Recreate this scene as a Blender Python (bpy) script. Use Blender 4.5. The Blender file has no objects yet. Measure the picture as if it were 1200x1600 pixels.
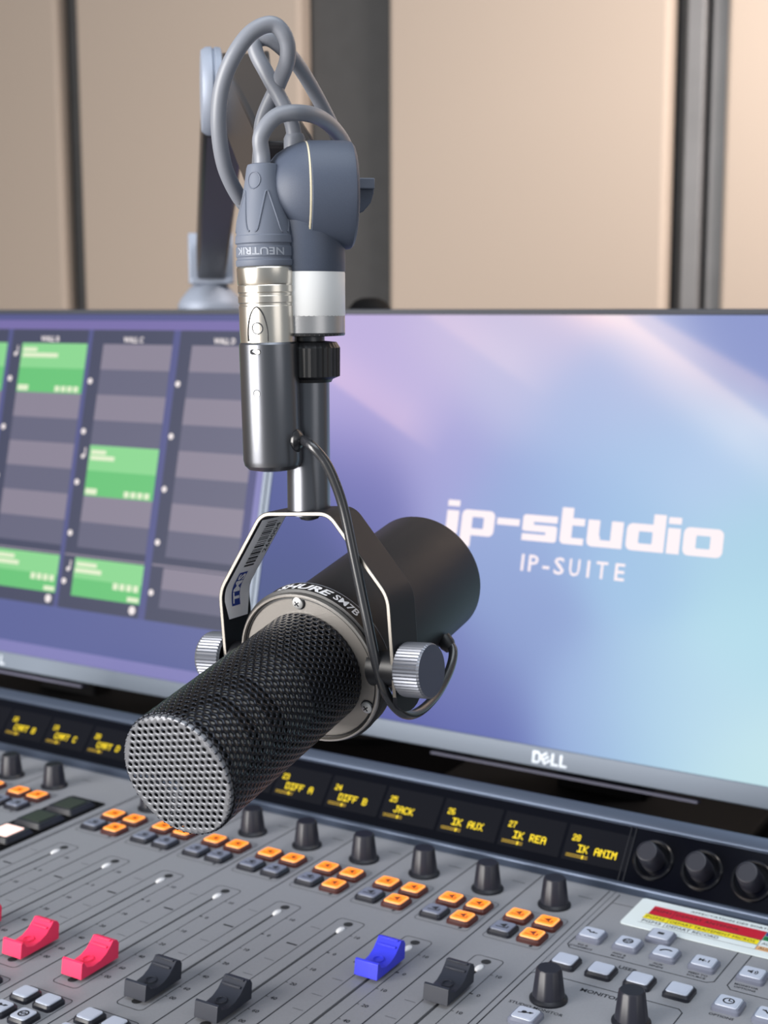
import bpy, math, random
from mathutils import Vector, Matrix
random.seed(4)
S = 0.001            # everything below is written in millimetres
Z0 = 0.785           # height of the console surface above the floor (m)
scn = bpy.context.scene
COL = scn.collection

# ------------------------------------------------------------------ camera
YAW, PITCH, ROLL = 0.5473463, 0.1470089, -0.0020153
F_PX = 2161.73
fwd = Vector((-math.sin(YAW)*math.cos(PITCH), math.cos(YAW)*math.cos(PITCH), -math.sin(PITCH)))
rgt = Vector((math.cos(YAW), math.sin(YAW), 0))
upv = rgt.cross(fwd)
r2 = math.cos(ROLL)*rgt + math.sin(ROLL)*upv
u2 = -math.sin(ROLL)*rgt + math.cos(ROLL)*upv
cam = bpy.data.cameras.new('camera'); camo = bpy.data.objects.new('camera', cam); COL.objects.link(camo)
camo.matrix_world = Matrix(((r2.x, u2.x, -fwd.x, 0.287034), (r2.y, u2.y, -fwd.y, -0.644925),
                            (r2.z, u2.z, -fwd.z, 0.316046+Z0), (0, 0, 0, 1)))
cam.sensor_fit = 'VERTICAL'; cam.sensor_height = 36; cam.lens = 36*F_PX/1600
cam.clip_start = 0.01; cam.clip_end = 50
cam.dof.use_dof = True; cam.dof.focus_distance = 0.55; cam.dof.aperture_fstop = 14
scn.camera = camo
scn.view_settings.view_transform = 'Standard'; scn.view_settings.look = 'None'
scn.view_settings.gamma = 1.0; scn.view_settings.exposure = 0.0
scn.view_settings.use_curve_mapping = False

# ------------------------------------------------------------------ world and lights
w = bpy.data.worlds.new('world'); scn.world = w; w.use_nodes = True
w.node_tree.nodes['Background'].inputs[0].default_value = (0.84, 0.92, 1.0, 1)
w.node_tree.nodes['Background'].inputs[1].default_value = 0.31

def area(name, loc, target, sx, sy, power, col):
    l = bpy.data.lights.new(name, 'AREA'); l.shape = 'RECTANGLE'; l.size = sx; l.size_y = sy
    l.energy = power; l.color = col
    o = bpy.data.objects.new(name, l); COL.objects.link(o); o.location = loc
    o.rotation_euler = (Vector(target)-Vector(loc)).to_track_quat('-Z', 'Y').to_euler()
    return o
area('window_daylight', (-1.08, -2.2, 1.32), (-0.03, -0.18, 1.05), 1.5, 1.9, 124, (1.0, 0.965, 0.925))
area('fill_light_right', (1.9, -0.7, 1.55), (0.0, -0.1, 1.0), 1.0, 1.3, 6, (1.0, 0.97, 0.94))  # added fill brightening right-hand faces, no window known there
area('overhead_fill', (0.25, -0.35, 2.45), (0.25, -0.35, 0), 1.2, 1.2, 15, (0.86, 0.93, 1.0))  # added unseen overhead fill to brighten the console
wl = area('ceiling_light_wall', (0.6, 0.85, 2.4), (0.0, 1.5, 1.3), 0.6, 0.4, 32, (1.0, 0.89, 0.81))
wl.data.spread = math.radians(110)

# ------------------------------------------------------------------ materials
def lin(c):
    c = c/255.0
    return c/12.92 if c <= 0.04045 else ((c+0.055)/1.055)**2.4
def L3(rgb): return (lin(rgb[0]), lin(rgb[1]), lin(rgb[2]), 1)
def mat(name, rgb, rough=0.5, metal=0.0, emit=None, strength=0.0, spec=0.5, noise=0, nscale=900, bump=0.0, coat=0.0):
    m = bpy.data.materials.new(name); m.use_nodes = True
    nt = m.node_tree; b = nt.nodes['Principled BSDF']
    b.inputs['Base Color'].default_value = L3(rgb)
    b.inputs['Roughness'].default_value = rough; b.inputs['Metallic'].default_value = metal
    b.inputs['Specular IOR Level'].default_value = spec
    b.inputs['Coat Weight'].default_value = coat
    if emit is not None:
        b.inputs['Emission Color'].default_value = L3(emit); b.inputs['Emission Strength'].default_value = strength
    if noise or bump:
        tc = nt.nodes.new('ShaderNodeTexCoord')
        n = nt.nodes.new('ShaderNodeTexNoise'); n.inputs['Scale'].default_value = nscale; n.inputs['Detail'].default_value = 4
        nt.links.new(tc.outputs['Object'], n.inputs['Vector'])
        if noise:
            r = nt.nodes.new('ShaderNodeValToRGB')
            r.color_ramp.elements[0].position = 0.3; r.color_ramp.elements[1].position = 0.7
            k0, k1 = 1-noise, 1+noise
            c = L3(rgb)
            r.color_ramp.elements[0].color = (c[0]*k0, c[1]*k0, c[2]*k0, 1)
            r.color_ramp.elements[1].color = (c[0]*k1, c[1]*k1, c[2]*k1, 1)
            nt.links.new(n.outputs['Fac'], r.inputs['Fac']); nt.links.new(r.outputs['Color'], b.inputs['Base Color'])
        if bump:
            bp = nt.nodes.new('ShaderNodeBump'); bp.inputs['Strength'].default_value = bump; bp.inputs['Distance'].default_value = 0.0002
            nt.links.new(n.outputs['Fac'], bp.inputs['Height']); nt.links.new(bp.outputs['Normal'], b.inputs['Normal'])
    return m

M = dict(
 wall_dark=mat('dark wall', (62, 62, 63), 0.8, noise=.06, nscale=30),
 fabric=mat('beige acoustic fabric', (164, 151, 140), 0.95, noise=.04, nscale=700, bump=.3, spec=.1),
 strip=mat('grey aluminium profile', (98, 98, 100), 0.5, noise=.08, nscale=12),
 floor=mat('pale carpet', (150, 144, 138), 0.95, noise=.2, nscale=300),
 desk=mat('black desk laminate', (3, 3, 4), 0.9, spec=.03),
 console=mat('grey console paint', (136, 138, 144), 0.55, noise=.035, nscale=1200, bump=.05, spec=.35),
 rim=mat('blue grey anodised metal', (74, 84, 102), 0.36, metal=0.6),
 ink=mat('dark print', (30, 32, 40), 0.7),
 ink_soft=mat('faint print', (84, 86, 94), 0.7),
 slot=mat('fader slot', (34, 36, 40), 0.8),
 glass=mat('black display glass', (5, 6, 14), 0.15, spec=.22),
 oled_bg=mat('display window', (10, 11, 18), 0.25, emit=(20, 20, 26), strength=.12, spec=.25),
 oled=mat('yellow display text', (60, 50, 0), 0.5, emit=(255, 222, 0), strength=1.2),
 oled_dim=mat('dim yellow display text', (60, 50, 0), 0.5, emit=(205, 165, 10), strength=.75),
 knob=mat('dark grey plastic', (34, 35, 45), 0.38, spec=.5),
 knob_top=mat('dark grey plastic top', (22, 23, 31), 0.5, spec=.3),
 black=mat('black plastic', (22, 24, 32), 0.4, spec=.4),
 black_soft=mat('soft black plastic', (7, 7, 9), 0.7, spec=.12),
 btn_dark=mat('dark translucent plastic', (26, 28, 38), 0.35, spec=.5),
 btn_red=mat('lit button rim', (64, 32, 30), 0.35, emit=(150, 50, 10), strength=.05),
 btn_orange=mat('orange lit key', (255, 130, 30), 0.4, emit=(255, 136, 16), strength=.78),
 btn_orange_edge=mat('pale orange lit edge', (255, 170, 100), 0.4, emit=(255, 160, 70), strength=.72),
 btn_grey=mat('grey key', (122, 128, 146), 0.4),
 btn_white=mat('pale key', (180, 187, 204), 0.35),
 btn_clear=mat('clear key rim', (112, 116, 132), 0.22, spec=.7),
 key_off=mat('dark green key', (46, 54, 46), 0.4),
 key_pink=mat('pale pink lit key', (255, 220, 210), 0.4, emit=(255, 214, 206), strength=.75),
 cap_pink=mat('pink plastic', (246, 52, 98), 0.38),
 cap_blue=mat('blue plastic', (56, 62, 222), 0.36),
 cap_black=mat('dark slate plastic', (36, 40, 52), 0.42),
 white=mat('white plastic', (235, 235, 238), 0.4),
 card=mat('white laminated paper', (226, 236, 238), 0.4, coat=.3),
 c_red=mat('red print', (190, 20, 48), 0.5), c_yellow=mat('yellow print', (238, 220, 20), 0.5),
 c_green=mat('green print', (20, 130, 70), 0.5), c_blue=mat('blue print', (40, 50, 130), 0.5), c_tan=mat('tan print', (220, 170, 120), 0.5),
 mon=mat('grey monitor plastic', (112, 122, 136), 0.42, metal=.25), mon_dark=mat('dark monitor plastic', (40, 44, 54), 0.5),
 mon_lip=mat('dark lilac plastic', (84, 84, 104), 0.4), logo=mat('pale silver', (208, 216, 226), 0.35, metal=.3),
 mic=mat('satin black paint', (27, 29, 35), 0.5, bump=.06, nscale=2500, spec=.28),
 mic_dark=mat('black paint', (20, 21, 25), 0.4, spec=.5),
 plate=mat('fine blasted grey metal', (156, 152, 148), 0.42, metal=.7, bump=.25, nscale=2500),
 rimmetal=mat('bright rim metal', (176, 172, 168), 0.38, metal=.9),
 grille=mat('dark perforated steel', (52, 54, 60), 0.27, metal=1.0),
 grille_front=mat('steel with painted reflection', (120, 122, 128), 0.45, metal=.5),  # cage front coloured lighter to stand in for its bright reflection
 capsule=mat('silver capsule tube', (225, 226, 222), 0.35, metal=.4), foam=mat('black foam', (9, 9, 11), 0.9),
 yoke=mat('dark satin metal', (82, 83, 86), 0.34, metal=.85), yoke_edge=mat('worn bright metal edge', (128, 124, 119), 0.42, metal=.9),
 chrome=mat('chrome', (220, 220, 220), 0.38, metal=.6),
 knurl=mat('knurled grey metal', (126, 129, 138), 0.45, metal=.85),
 nickel=mat('nickel shell', (226, 220, 210), 0.28, metal=1.0, bump=.03, nscale=300),
 box=mat('dark grey painted metal', (116, 118, 124), 0.31, metal=.95, bump=.05, nscale=3000),
 boot=mat('blue grey rubber', (100, 107, 122), 0.55, spec=.4), boot_hi=mat('pale embossed rubber', (150, 156, 168), 0.5),
 cord=mat('grey rubber cord', (122, 126, 136), 0.42, spec=.6), thin=mat('black rubber lead', (40, 41, 45), 0.26, spec=.8),
 arm=mat('black anodised arm', (48, 46, 48), 0.35, metal=.5), armjoint=mat('slate joint plastic', (72, 80, 97), 0.5, noise=.06, nscale=2500, bump=.12, spec=.4),
 silver=mat('silver grey metal', (146, 154, 170), 0.55, metal=.25), knurl_bright=mat('bright knurled metal', (188, 188, 190), 0.36, metal=.85),
 whitering=mat('white translucent ring', (232, 234, 236), 0.4),
 seam=mat('pale seam', (216, 206, 180), 0.4), sticker=mat('sticker paper', (244, 246, 252), 0.5), st_ink=mat('sticker black', (14, 14, 18), 0.5), st_blue=mat('sticker blue', (24, 56, 150), 0.5),
)
def glow(name, rgb, k=1.0):
    return mat(name, (4, 4, 5), 0.4, emit=rgb, strength=k, spec=.15)
G = dict(bg=glow('screen indigo', (92, 96, 150), .85), dark=glow('screen slate', (76, 80, 106), .85), sep=glow('screen violet blue', (86, 88, 138), .85),
 purple=glow('screen purple', (122, 112, 172), .95), low=glow('screen blue', (94, 102, 158), .95), lilac=glow('screen lilac', (132, 130, 188), .95),
 band1=glow('screen grey light', (141, 134, 152), .95), band2=glow('screen grey dark', (104, 104, 128), .95),
 g1=glow('screen green light', (140, 216, 146), .98), g2=glow('screen green', (106, 198, 122), .98), txt=glow('screen white', (246, 236, 236), 1.0), gtxt=glow('screen pale text', (228, 240, 206), 1.0),
 logo=glow('screen logo white', (250, 236, 240), 1.0))
def wallpaper_mat():
    m = bpy.data.materials.new('screen wallpaper'); m.use_nodes = True
    nt = m.node_tree; b = nt.nodes['Principled BSDF']
    b.inputs['Base Color'].default_value = (0.002, 0.002, 0.003, 1); b.inputs['Roughness'].default_value = .45; b.inputs['Specular IOR Level'].default_value = .1
    a = nt.nodes.new('ShaderNodeAttribute'); a.attribute_name = 'picture'
    nt.links.new(a.outputs['Color'], b.inputs['Emission Color']); b.inputs['Emission Strength'].default_value = .98
    return m
M['wallpaper'] = wallpaper_mat()
M['knob_face'] = mat('slate knob face', (66, 70, 88), .5)
M['enc_ring'] = mat('glossy clear ring', (14, 15, 21), .25, spec=.5)
M['btn_icon'] = mat('orange key icon', (120, 50, 10), .5)
M['yoke_dark'] = M['mic']

# ------------------------------------------------------------------ helpers
def V(*a): return Vector(a[0]) if len(a) == 1 else Vector(a)
KX, KY, KZ = V(1, 0, 0), V(0, 1, 0), V(0, 0, 1)
_tc = {}
def text2d(s, bold=0.0):
    key = (s, bold)
    if key in _tc: return _tc[key]
    c = bpy.data.curves.new('t', 'FONT'); c.body = s; c.size = 1; c.offset = bold; c.resolution_u = 2
    o = bpy.data.objects.new('t', c); COL.objects.link(o)
    bpy.context.view_layer.update()
    me = bpy.data.meshes.new_from_object(o.evaluated_get(bpy.context.evaluated_depsgraph_get()))
    vs = [(v.co.x, v.co.y) for v in me.vertices]; fs = [tuple(p.vertices) for p in me.polygons]
    bpy.data.objects.remove(o); bpy.data.curves.remove(c); bpy.data.meshes.remove(me)
    x0 = min(v[0] for v in vs); x1 = max(v[0] for v in vs); y1 = max(v[1] for v in vs)
    _tc[key] = (vs, fs, x0, x1, y1)
    return _tc[key]
def rrect(x0, y0, x1, y1, r, n=4):
    p = []
    for cx, cy, a0 in ((x1-r, y1-r, 0), (x0+r, y1-r, 90), (x0+r, y0+r, 180), (x1-r, y0+r, 270)):
        for i in range(n+1):
            a = math.radians(a0+90*i/n); p.append((cx+r*math.cos(a), cy+r*math.sin(a)))
    return p
def smooth_path(P, n=8, closed=False):
    P = [V(p) for p in P]; out = []; N = len(P)
    for i in range(N if closed else N-1):
        if closed: p0, p1, p2, p3 = P[i-1], P[i], P[(i+1) % N], P[(i+2) % N]
        else: p0, p1, p2, p3 = P[max(i-1, 0)], P[i], P[i+1], P[min(i+2, N-1)]
        for k in range(n):
            t = k/n
            out.append(0.5*((2*p1)+(p2-p0)*t+(2*p0-5*p1+4*p2-p3)*t*t+(3*p1-p0-3*p2+p3)*t**3))
    if not closed: out.append(P[-1])
    return out
class MB:
    def __init__(s): s.v = []; s.f = []; s.m = []; s.mats = []
    def mi(s, m):
        m = M[m] if isinstance(m, str) and m in M else (G[m[1:]] if isinstance(m, str) else m)
        if m not in s.mats: s.mats.append(m)
        return s.mats.index(m)
    def add(s, vs, fs, m):
        o = len(s.v); k = s.mi(m); s.v += [V(p) for p in vs]
        for f in fs: s.f.append([i+o for i in f]); s.m.append(k)
        return s
    def poly(s, pts, m): return s.add(pts, [list(range(len(pts)))], m)
    def box(s, c, d, m, X=KX, Y=KY, Z=KZ):
        c = V(c); h = [x/2 for x in d]
        vs = [c+X*(a*h[0])+Y*(b*h[1])+Z*(e*h[2]) for a in (-1, 1) for b in (-1, 1) for e in (-1, 1)]
        return s.add(vs, [(0, 1, 3, 2), (4, 6, 7, 5), (0, 4, 5, 1), (2, 3, 7, 6), (0, 2, 6, 4), (1, 5, 7, 3)], m)
    def prism(s, p2, O, X, Y, Z, z0, z1, m, mtop=None, taper=1.0):
        O = V(O); n = len(p2)
        cx = sum(p[0] for p in p2)/n; cy = sum(p[1] for p in p2)/n
        a = [O+X*p[0]+Y*p[1]+Z*z0 for p in p2]
        b = [O+X*(cx+(p[0]-cx)*taper)+Y*(cy+(p[1]-cy)*taper)+Z*z1 for p in p2]
        s.add(a+b, [list(range(n))[::-1]]+[(i, (i+1) % n, n+(i+1) % n, n+i) for i in range(n)], m)
        return s.poly(b, mtop or m)
    def flat(s, p2, O, X, Y, m): return s.poly([V(O)+X*p[0]+Y*p[1] for p in p2], m)
    def lathe(s, prof, O, ax, m, seg=40, cap=True):
        O = V(O); ax = V(ax).normalized()
        h = ax.orthogonal().normalized(); k = ax.cross(h)
        vs = []; fs = []; n = len(prof)
        for r, z in prof:
            for i in range(seg):
                t = 2*math.pi*i/seg; vs.append(O+ax*z+(h*math.cos(t)+k*math.sin(t))*max(r, 0.0001))
        for j in range(n-1):
            for i in range(seg):
                i2 = (i+1) % seg
                fs.append((j*seg+i, j*seg+i2, (j+1)*seg+i2, (j+1)*seg+i))
        if cap:
            fs.append(tuple(range(seg))[::-1]); fs.append(tuple((n-1)*seg+i for i in range(seg)))
        return s.add(vs, fs, m)
    def tube(s, path, r, m, seg=12, closed=False):
        path = [V(p) for p in path]; n = len(path); vs = []; fs = []
        prev = None
        for i, p in enumerate(path):
            a = path[i-1] if (i or closed) else p; b = path[(i+1) % n] if (i < n-1 or closed) else p
            t = (b-a).normalized()
            if prev is None: h = t.orthogonal().normalized()
            else: h = (prev-t*prev.dot(t)).normalized()
            prev = h; k = t.cross(h)
            rr = r(i/(n-1)) if callable(r) else r
            for j in range(seg):
                a_ = 2*math.pi*j/seg; vs.append(p+(h*math.cos(a_)+k*math.sin(a_))*rr)
        for i in range(n if closed else n-1):
            for j in range(seg):
                j2 = (j+1) % seg; i2 = (i+1) % n
                fs.append((i*seg+j, i*seg+j2, i2*seg+j2, i2*seg+j))
        if not closed: fs.append(tuple(range(seg))[::-1]); fs.append(tuple((n-1)*seg+j for j in range(seg)))
        return s.add(vs, fs, m)
    def text(s, t, O, X, Y, h, m, align='L', bold=0.0, width=None, fn=None):
        vs, fs, x0, x1, y1 = text2d(t, bold); k = h/0.7; kx = k if width is None else width/(x1-x0)
        off = {'L': x0, 'C': (x0+x1)/2, 'R': x1}[align]
        if fn: pts = [fn((a-off)*kx, b*k) for a, b in vs]
        else: pts = [V(O)+X*((a-off)*kx)+Y*(b*k) for a, b in vs]
        return s.add(pts, fs, m)
    def line(s, pts, O, X, Y, wd, m):
        for a, b in zip(pts[:-1], pts[1:]):
            dx, dy = b[0]-a[0], b[1]-a[1]; l = math.hypot(dx, dy)
            if l < 1e-6: continue
            nx, ny = -dy/l*wd/2, dx/l*wd/2; ex, ey = dx/l*wd/4, dy/l*wd/4
            s.flat([(a[0]+nx-ex, a[1]+ny-ey), (a[0]-nx-ex, a[1]-ny-ey), (b[0]-nx+ex, b[1]-ny+ey), (b[0]+nx+ex, b[1]+ny+ey)], O, X, Y, m)
        return s
    def build(s, name, parent=None, base=(0, 0, 0), bevel=0, seg=2, angle=35, solid=0, merge=False):
        me = bpy.data.meshes.new(name); b = V(base)
        me.from_pydata([tuple((p-b)*S) for p in s.v], [], s.f)
        for m in s.mats: me.materials.append(m)
        me.polygons.foreach_set('material_index', s.m)
        me.polygons.foreach_set('use_smooth', [True]*len(s.f))
        me.update()
        if merge:
            import bmesh
            bm = bmesh.new(); bm.from_mesh(me); bmesh.ops.remove_doubles(bm, verts=bm.verts, dist=2e-6); bm.to_mesh(me); bm.free()
        me.set_sharp_from_angle(angle=math.radians(angle))
        o = bpy.data.objects.new(name, me); COL.objects.link(o)
        if parent is None: o.location = (b.x*S, b.y*S, b.z*S+Z0)
        else: o.parent = parent
        if solid:
            md = o.modifiers.new('thickness', 'SOLIDIFY'); md.thickness = solid*S; md.offset = -1
        if bevel:
            md = o.modifiers.new('edges', 'BEVEL'); md.width = bevel*S; md.segments = seg; md.limit_method = 'ANGLE'; md.angle_limit = math.radians(40)
        return o
def tag(o, label=None, cat=None, group=None, kind=None):
    if label: o['label'] = label
    if cat: o['category'] = cat
    if group: o['group'] = group
    if kind: o['kind'] = kind
    return o
def thing(name, base, label, cat):
    o = bpy.data.objects.new(name, None); COL.objects.link(o); o.empty_display_size = .02
    o.location = (base[0]*S, base[1]*S, base[2]*S+Z0)
    return tag(o, label, cat)

# ------------------------------------------------------------------ room
FL = -Z0*1000
def struct(name, mb, **k): return tag(mb.build(name, **k), kind='structure')
struct('floor', MB().box((-600, -300, FL-10), (5200, 4200, 20), 'floor'))
struct('wall_back', MB().box((-600, 1590, FL+1300), (5200, 100, 2600), 'wall_dark'))
struct('wall_left', MB().box((-3200, -300, FL+1300), (100, 3700, 2600), 'fabric'))
gaps = [(-3100, -1797), (-1744, -1196), (-1010, -497), (-407, 900), (954, 1900)]
for i, (a, b) in enumerate(gaps):
    struct('trim_%d' % (i+1), MB().box(((a+b)/2, 1520, FL+1300), (b-a, 40, 2580), 'fabric'), bevel=10, seg=4)
mb = MB()
mb.box((-460, 1525, FL+1300), (30, 26, 2580), 'strip'); mb.box((-422, 1530, FL+1300), (30, 20, 2580), 'strip')
struct('trim_6', mb, bevel=4)
mb = MB(); mb.box((-1050, 1534, FL+1300), (60, 10, 2580), 'strip'); 
# desk
DZ = -48.0
d = thing('desk', (-350, 150, DZ), 'black studio desk under the grey mixing console and the monitors', 'desk')
MB().box((-350, 60, DZ-15), (1900, 960, 30), 'desk').build('desk_top', d, (-350, 150, DZ), bevel=2)
for x in (-1260, 560):
    for y in (-370, 490):
        MB().box((x, y, (FL+DZ-30)/2), (60, 60, DZ-30-FL), 'black_soft').build('leg', d, (-350, 150, DZ), bevel=2)

tag(MB().box((-350, 530, DZ+75.2), (1900, 16, 150), 'black_soft').build('gap_blocker', None, (-350, 530, DZ), bevel=2), 'added low black panel keeping the gap beneath the monitors dark', 'added panel')  # added panel hiding the lit wall so the gap stays black

# ------------------------------------------------------------------ mixing console
CB = (-140, -140, DZ)
con = thing('mixing_console', CB, 'wide grey broadcast mixing console covered in orange keys, dark knobs and faders', 'mixing console')
U0, U1, V0, V1 = -560.0, 330.0, -330.0, 36.0
CH = [(i-8)*40.0 for i in range(1, 9)]                 # right-hand fader block
LCH = [-363.0-40*i for i in range(5)]                  # left-hand fader block
slots = sorted([x-1.5 for x in CH+LCH])
# top plate with real slots
mb = MB(); us = [U0]
for s_ in slots: us += [s_-.85, s_+.85]
us.append(U1); vb = [V0, -192.0, -83.0, V1]
for i in range(len(us)-1):
    for j in range(3):
        if i % 2 == 1 and j == 1: continue
        mb.poly([(us[i], vb[j], 0), (us[i+1], vb[j], 0), (us[i+1], vb[j+1], 0), (us[i], vb[j+1], 0)], 'console')
for s_ in slots:
    a, b = s_-.85, s_+.85
    mb.poly([(a, -192, 0), (a, -83, 0), (a, -83, -2.5), (a, -192, -2.5)], 'console'); mb.poly([(b, -83, 0), (b, -192, 0), (b, -192, -2.5), (b, -83, -2.5)], 'console')
mb.build('top_plate', con, CB)
mb = MB(); mb.box(((U0+U1)/2, (V0+V1)/2, (DZ-2.6)/2), (U1-U0, V1-V0, -DZ-2.6), 'slot')
mb.box(((U0+U1)/2, V0-4, DZ/2+1), (U1-U0, 8, -DZ+2), 'rim')
mb.build('housing', con, CB)
# printed markings and module seams
pk = MB(); PO = (0, 0, .08)
def ink(pts, wd=.5, m='ink'): pk.line(pts, PO, KX, KY, wd, m)
def ptxt(t, u, v, h, align='C', bold=0.0, m='ink'): pk.text(t, (u, v, .09), KX, KY, h, m, align, bold)
def frame(x0, y0, x1, y1, r=3, wd=.45, m='ink'):
    p = rrect(x0, y0, x1, y1, r); ink(p+[p[0]], wd, m)
for x in CH+LCH:
    ink([(x-21.7, 32), (x-21.7, -330)], .7)
    frame(x-9.3, -200.5, x+6.3, -71.8, 2.5, .4)
    frame(x-16.8, -52.5, x+14.6, -13.5, 2.5, .35, 'ink_soft')
    frame(x-15.5, -252, x+13.5, -209, 2, .4)
    pk.flat([(x+9.8+1.0*math.cos(a*.6), -50.2+1.0*math.sin(a*.6)) for a in range(10)], PO, KX, KY, 'ink')
    ink([(x+6.5, 17.3), (x+14.3, 17.3)], .45)
    for v, t in ((-87.4, '10'), (-108.4, '0'), (-126.9, '10'), (-143.7, '20'), (-159.4, '40'), (-173.3, '60'), (-183.6, '00')):
        ptxt(t, x+10.8, v-1.1, 2.4, 'C', .02)
        ink([(x+6.2, v), (x+7.6, v)], 1.0 if t == '0' else .4)
    for v in (-88.6, -109.9, -129.2, -146.5, -162): ink([(x-16.6, v), (x-11.0, v)], 1.25 if v == -109.9 else .4, 'ink' if v == -109.9 else 'ink_soft')
    for v in (-76.7, -194.2):
        pk.flat([(x-1.5+2.5*math.cos(a*math.pi/9), v+2.5*math.sin(a*math.pi/9)) for a in range(18)], (0, 0, .1), KX, KY, 'slot')
ink([(18.6, 32), (18.6, -330)], .55); ink([(-303.4, 32), (-303.4, -330)], .6)
ink([(21.9, 34), (21.9, -330)], .4, 'ink_soft')
# right-hand section outlines and words
ink([(25.2, 30), (25.2, 18), (24.6, -38), (27, -41.5), (97, -41.5), (100, -39), (101, 10)], .55)
ink([(25.2, 18.5), (45, 19)], .5); ink([(107.9, 10), (106.4, -39), (109, -42.5), (190, -43)], .55)
ink([(22, -330), (22, -75.5), (24.5, -72.6), (94.5, -72.3), (97, -75), (97, -330)], .55)
ptxt('USER', 60.5, -49.3, 2.9, 'C', .02); ptxt('MONITOR', 59, -79.6, 3.0, 'C', .025); ptxt('STUDIO MONITOR', 38.5, -106.3, 2.2, 'C', .01)
for u, a, b in ((31.8, 'EQ &', 'DYNAMICS'), (51.2, 'PAN &', 'MODE'), (71, 'AUX', 'SENDS'), (91, 'FEED TO', 'SOURCE'), (114.5, 'MONITOR', 'OPTIONS')):
    ptxt(a, u, -36.4, 1.7, 'C', .02); ptxt(b, u, -39.2, 1.7, 'C', .02)
ptxt('OPTIONS', 113, -69.8, 1.9, 'C', .02)
pk.build('printed_markings', con, CB)

# buttons
def copy_to(src, parent, loc):
    c = src.copy(); COL.objects.link(c); c.parent = parent; c.location = loc
    for ch in src.children:
        g = ch.copy(); COL.objects.link(g); g.parent = c
    return c
def place(u, v, z=0): return ((u-CB[0])*S, (v-CB[1])*S, (z-CB[2])*S)
def icon(mb, kind, z, m='ink'):
    O = (0, 0, z)
    def tri(x, y, r, a0=90): mb.flat([(x+r*math.cos(math.radians(a0+120*i)), y+r*math.sin(math.radians(a0+120*i))) for i in range(3)], O, KX, KY, m)
    def disc(x, y, r, n=14): mb.flat([(x+r*math.cos(2*math.pi*i/n), y+r*math.sin(2*math.pi*i/n)) for i in range(n)], O, KX, KY, m)
    def ring(x, y, r, wd=.7, a0=0, a1=360, n=20): mb.line([(x+r*math.cos(math.radians(a0+(a1-a0)*i/n)), y+r*math.sin(math.radians(a0+(a1-a0)*i/n))) for i in range(n+1)], O, KX, KY, wd, m)
    if kind == 'arrow': tri(.2, .7, 2.5, 60); mb.line([(-3.2, -1.9), (2.4, -1.9)], O, KX, KY, .75, m); mb.line([(2.9, .4), (2.9, -2.1)], O, KX, KY, .75, m)
    if kind == 'curve': mb.line([(-3.2, 1.4), (-1.8, 1.2), (-.4, -.8), (.8, .4), (1.6, -.4), (3, -.4)], O, KX, KY, .8, m); disc(-2, 1.2, .7); disc(.9, -.2, .7)
    if kind == 'pan': ring(0, 0, 2.3, .8); tri(-1.2, 0, 1.1, 180); tri(1.2, 0, 1.1, 0); mb.line([(0, 2.2), (0, -2.2)], O, KX, KY, .5, m)
    if kind == 'square': mb.flat([(-1.7, -1.2), (1.7, -1.2), (1.7, 1.2), (-1.7, 1.2)], O, KX, KY, m)
    if kind == 'phone': ring(1, -2.2, 3.6, 1.1, 60, 160)
    if kind == 'm1': mb.text('M-1', (0, -1.2, z), KX, KY, 2.6, m, 'C', .03)
    if kind == 'speaker': mb.flat([(-2.4, -.7), (-1.3, -.7), (0, -1.9), (0, 1.9), (-1.3, .7), (-2.4, .7)], O, KX, KY, m); ring(0, 0, 1.4, .5, -50, 50, 6); ring(0, 0, 2.4, .5, -50, 50, 6)
    if kind == 'clock': ring(0, 0, 2.4, .7); mb.line([(0, 1.7), (0, 0), (1.5, 0)], O, KX, KY, .6, m)
    if kind == 'mute': disc(-1, .4, 1.2); mb.line([(-3.2, -1), (3, 1.2)], O, KX, KY, .7, m); disc(1.8, .8, .8)
protos = {}
def button_proto(kind, ic, size=13.4):
    key = (kind, ic, size)
    if key in protos: return protos[key]
    h = size/2; mb = MB()
    side = {'orange': 'btn_red', 'grey': 'btn_dark', 'white': 'btn_dark', 'clear': 'btn_clear'}[kind]
    mb.prism(rrect(-h, -h, h, h, 2.0), (0, 0, 0), KX, KY, KZ, 0, 1.6, side, taper=.99)
    mb.prism(rrect(-h*.98, -h*.98, h*.98, h*.98, 2.0), (0, 0, 0), KX, KY, KZ, 1.6, 2.7, side, taper=.88)
    o = mb.build('push_button', con, bevel=0)
    mb = MB(); k = h*.80
    face = {'orange': 'btn_orange', 'grey': 'btn_grey', 'white': 'btn_white', 'clear': 'btn_white'}[kind]
    mb.prism(rrect(-k, -k, k, k, 1.5), (0, 0, 0), KX, KY, KZ, 2.5, 3.1, 'btn_orange_edge' if kind == 'orange' else face, taper=.96)
    mb.prism(rrect(-k*.82, -k*.82, k*.82, k*.82, 1.2), (0, 0, 0), KX, KY, KZ, 2.9, 3.2, face)
    if ic: icon(mb, ic, 3.28, 'btn_icon' if kind == 'orange' else 'ink')
    c = mb.build('button_cap', o); 
    if kind == 'orange': c['label'] = 'lit orange key cap'
    if kind in ('white', 'clear'): c['label'] = 'pale key cap'
    protos[key] = o; o['free'] = 1
    return o

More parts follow.
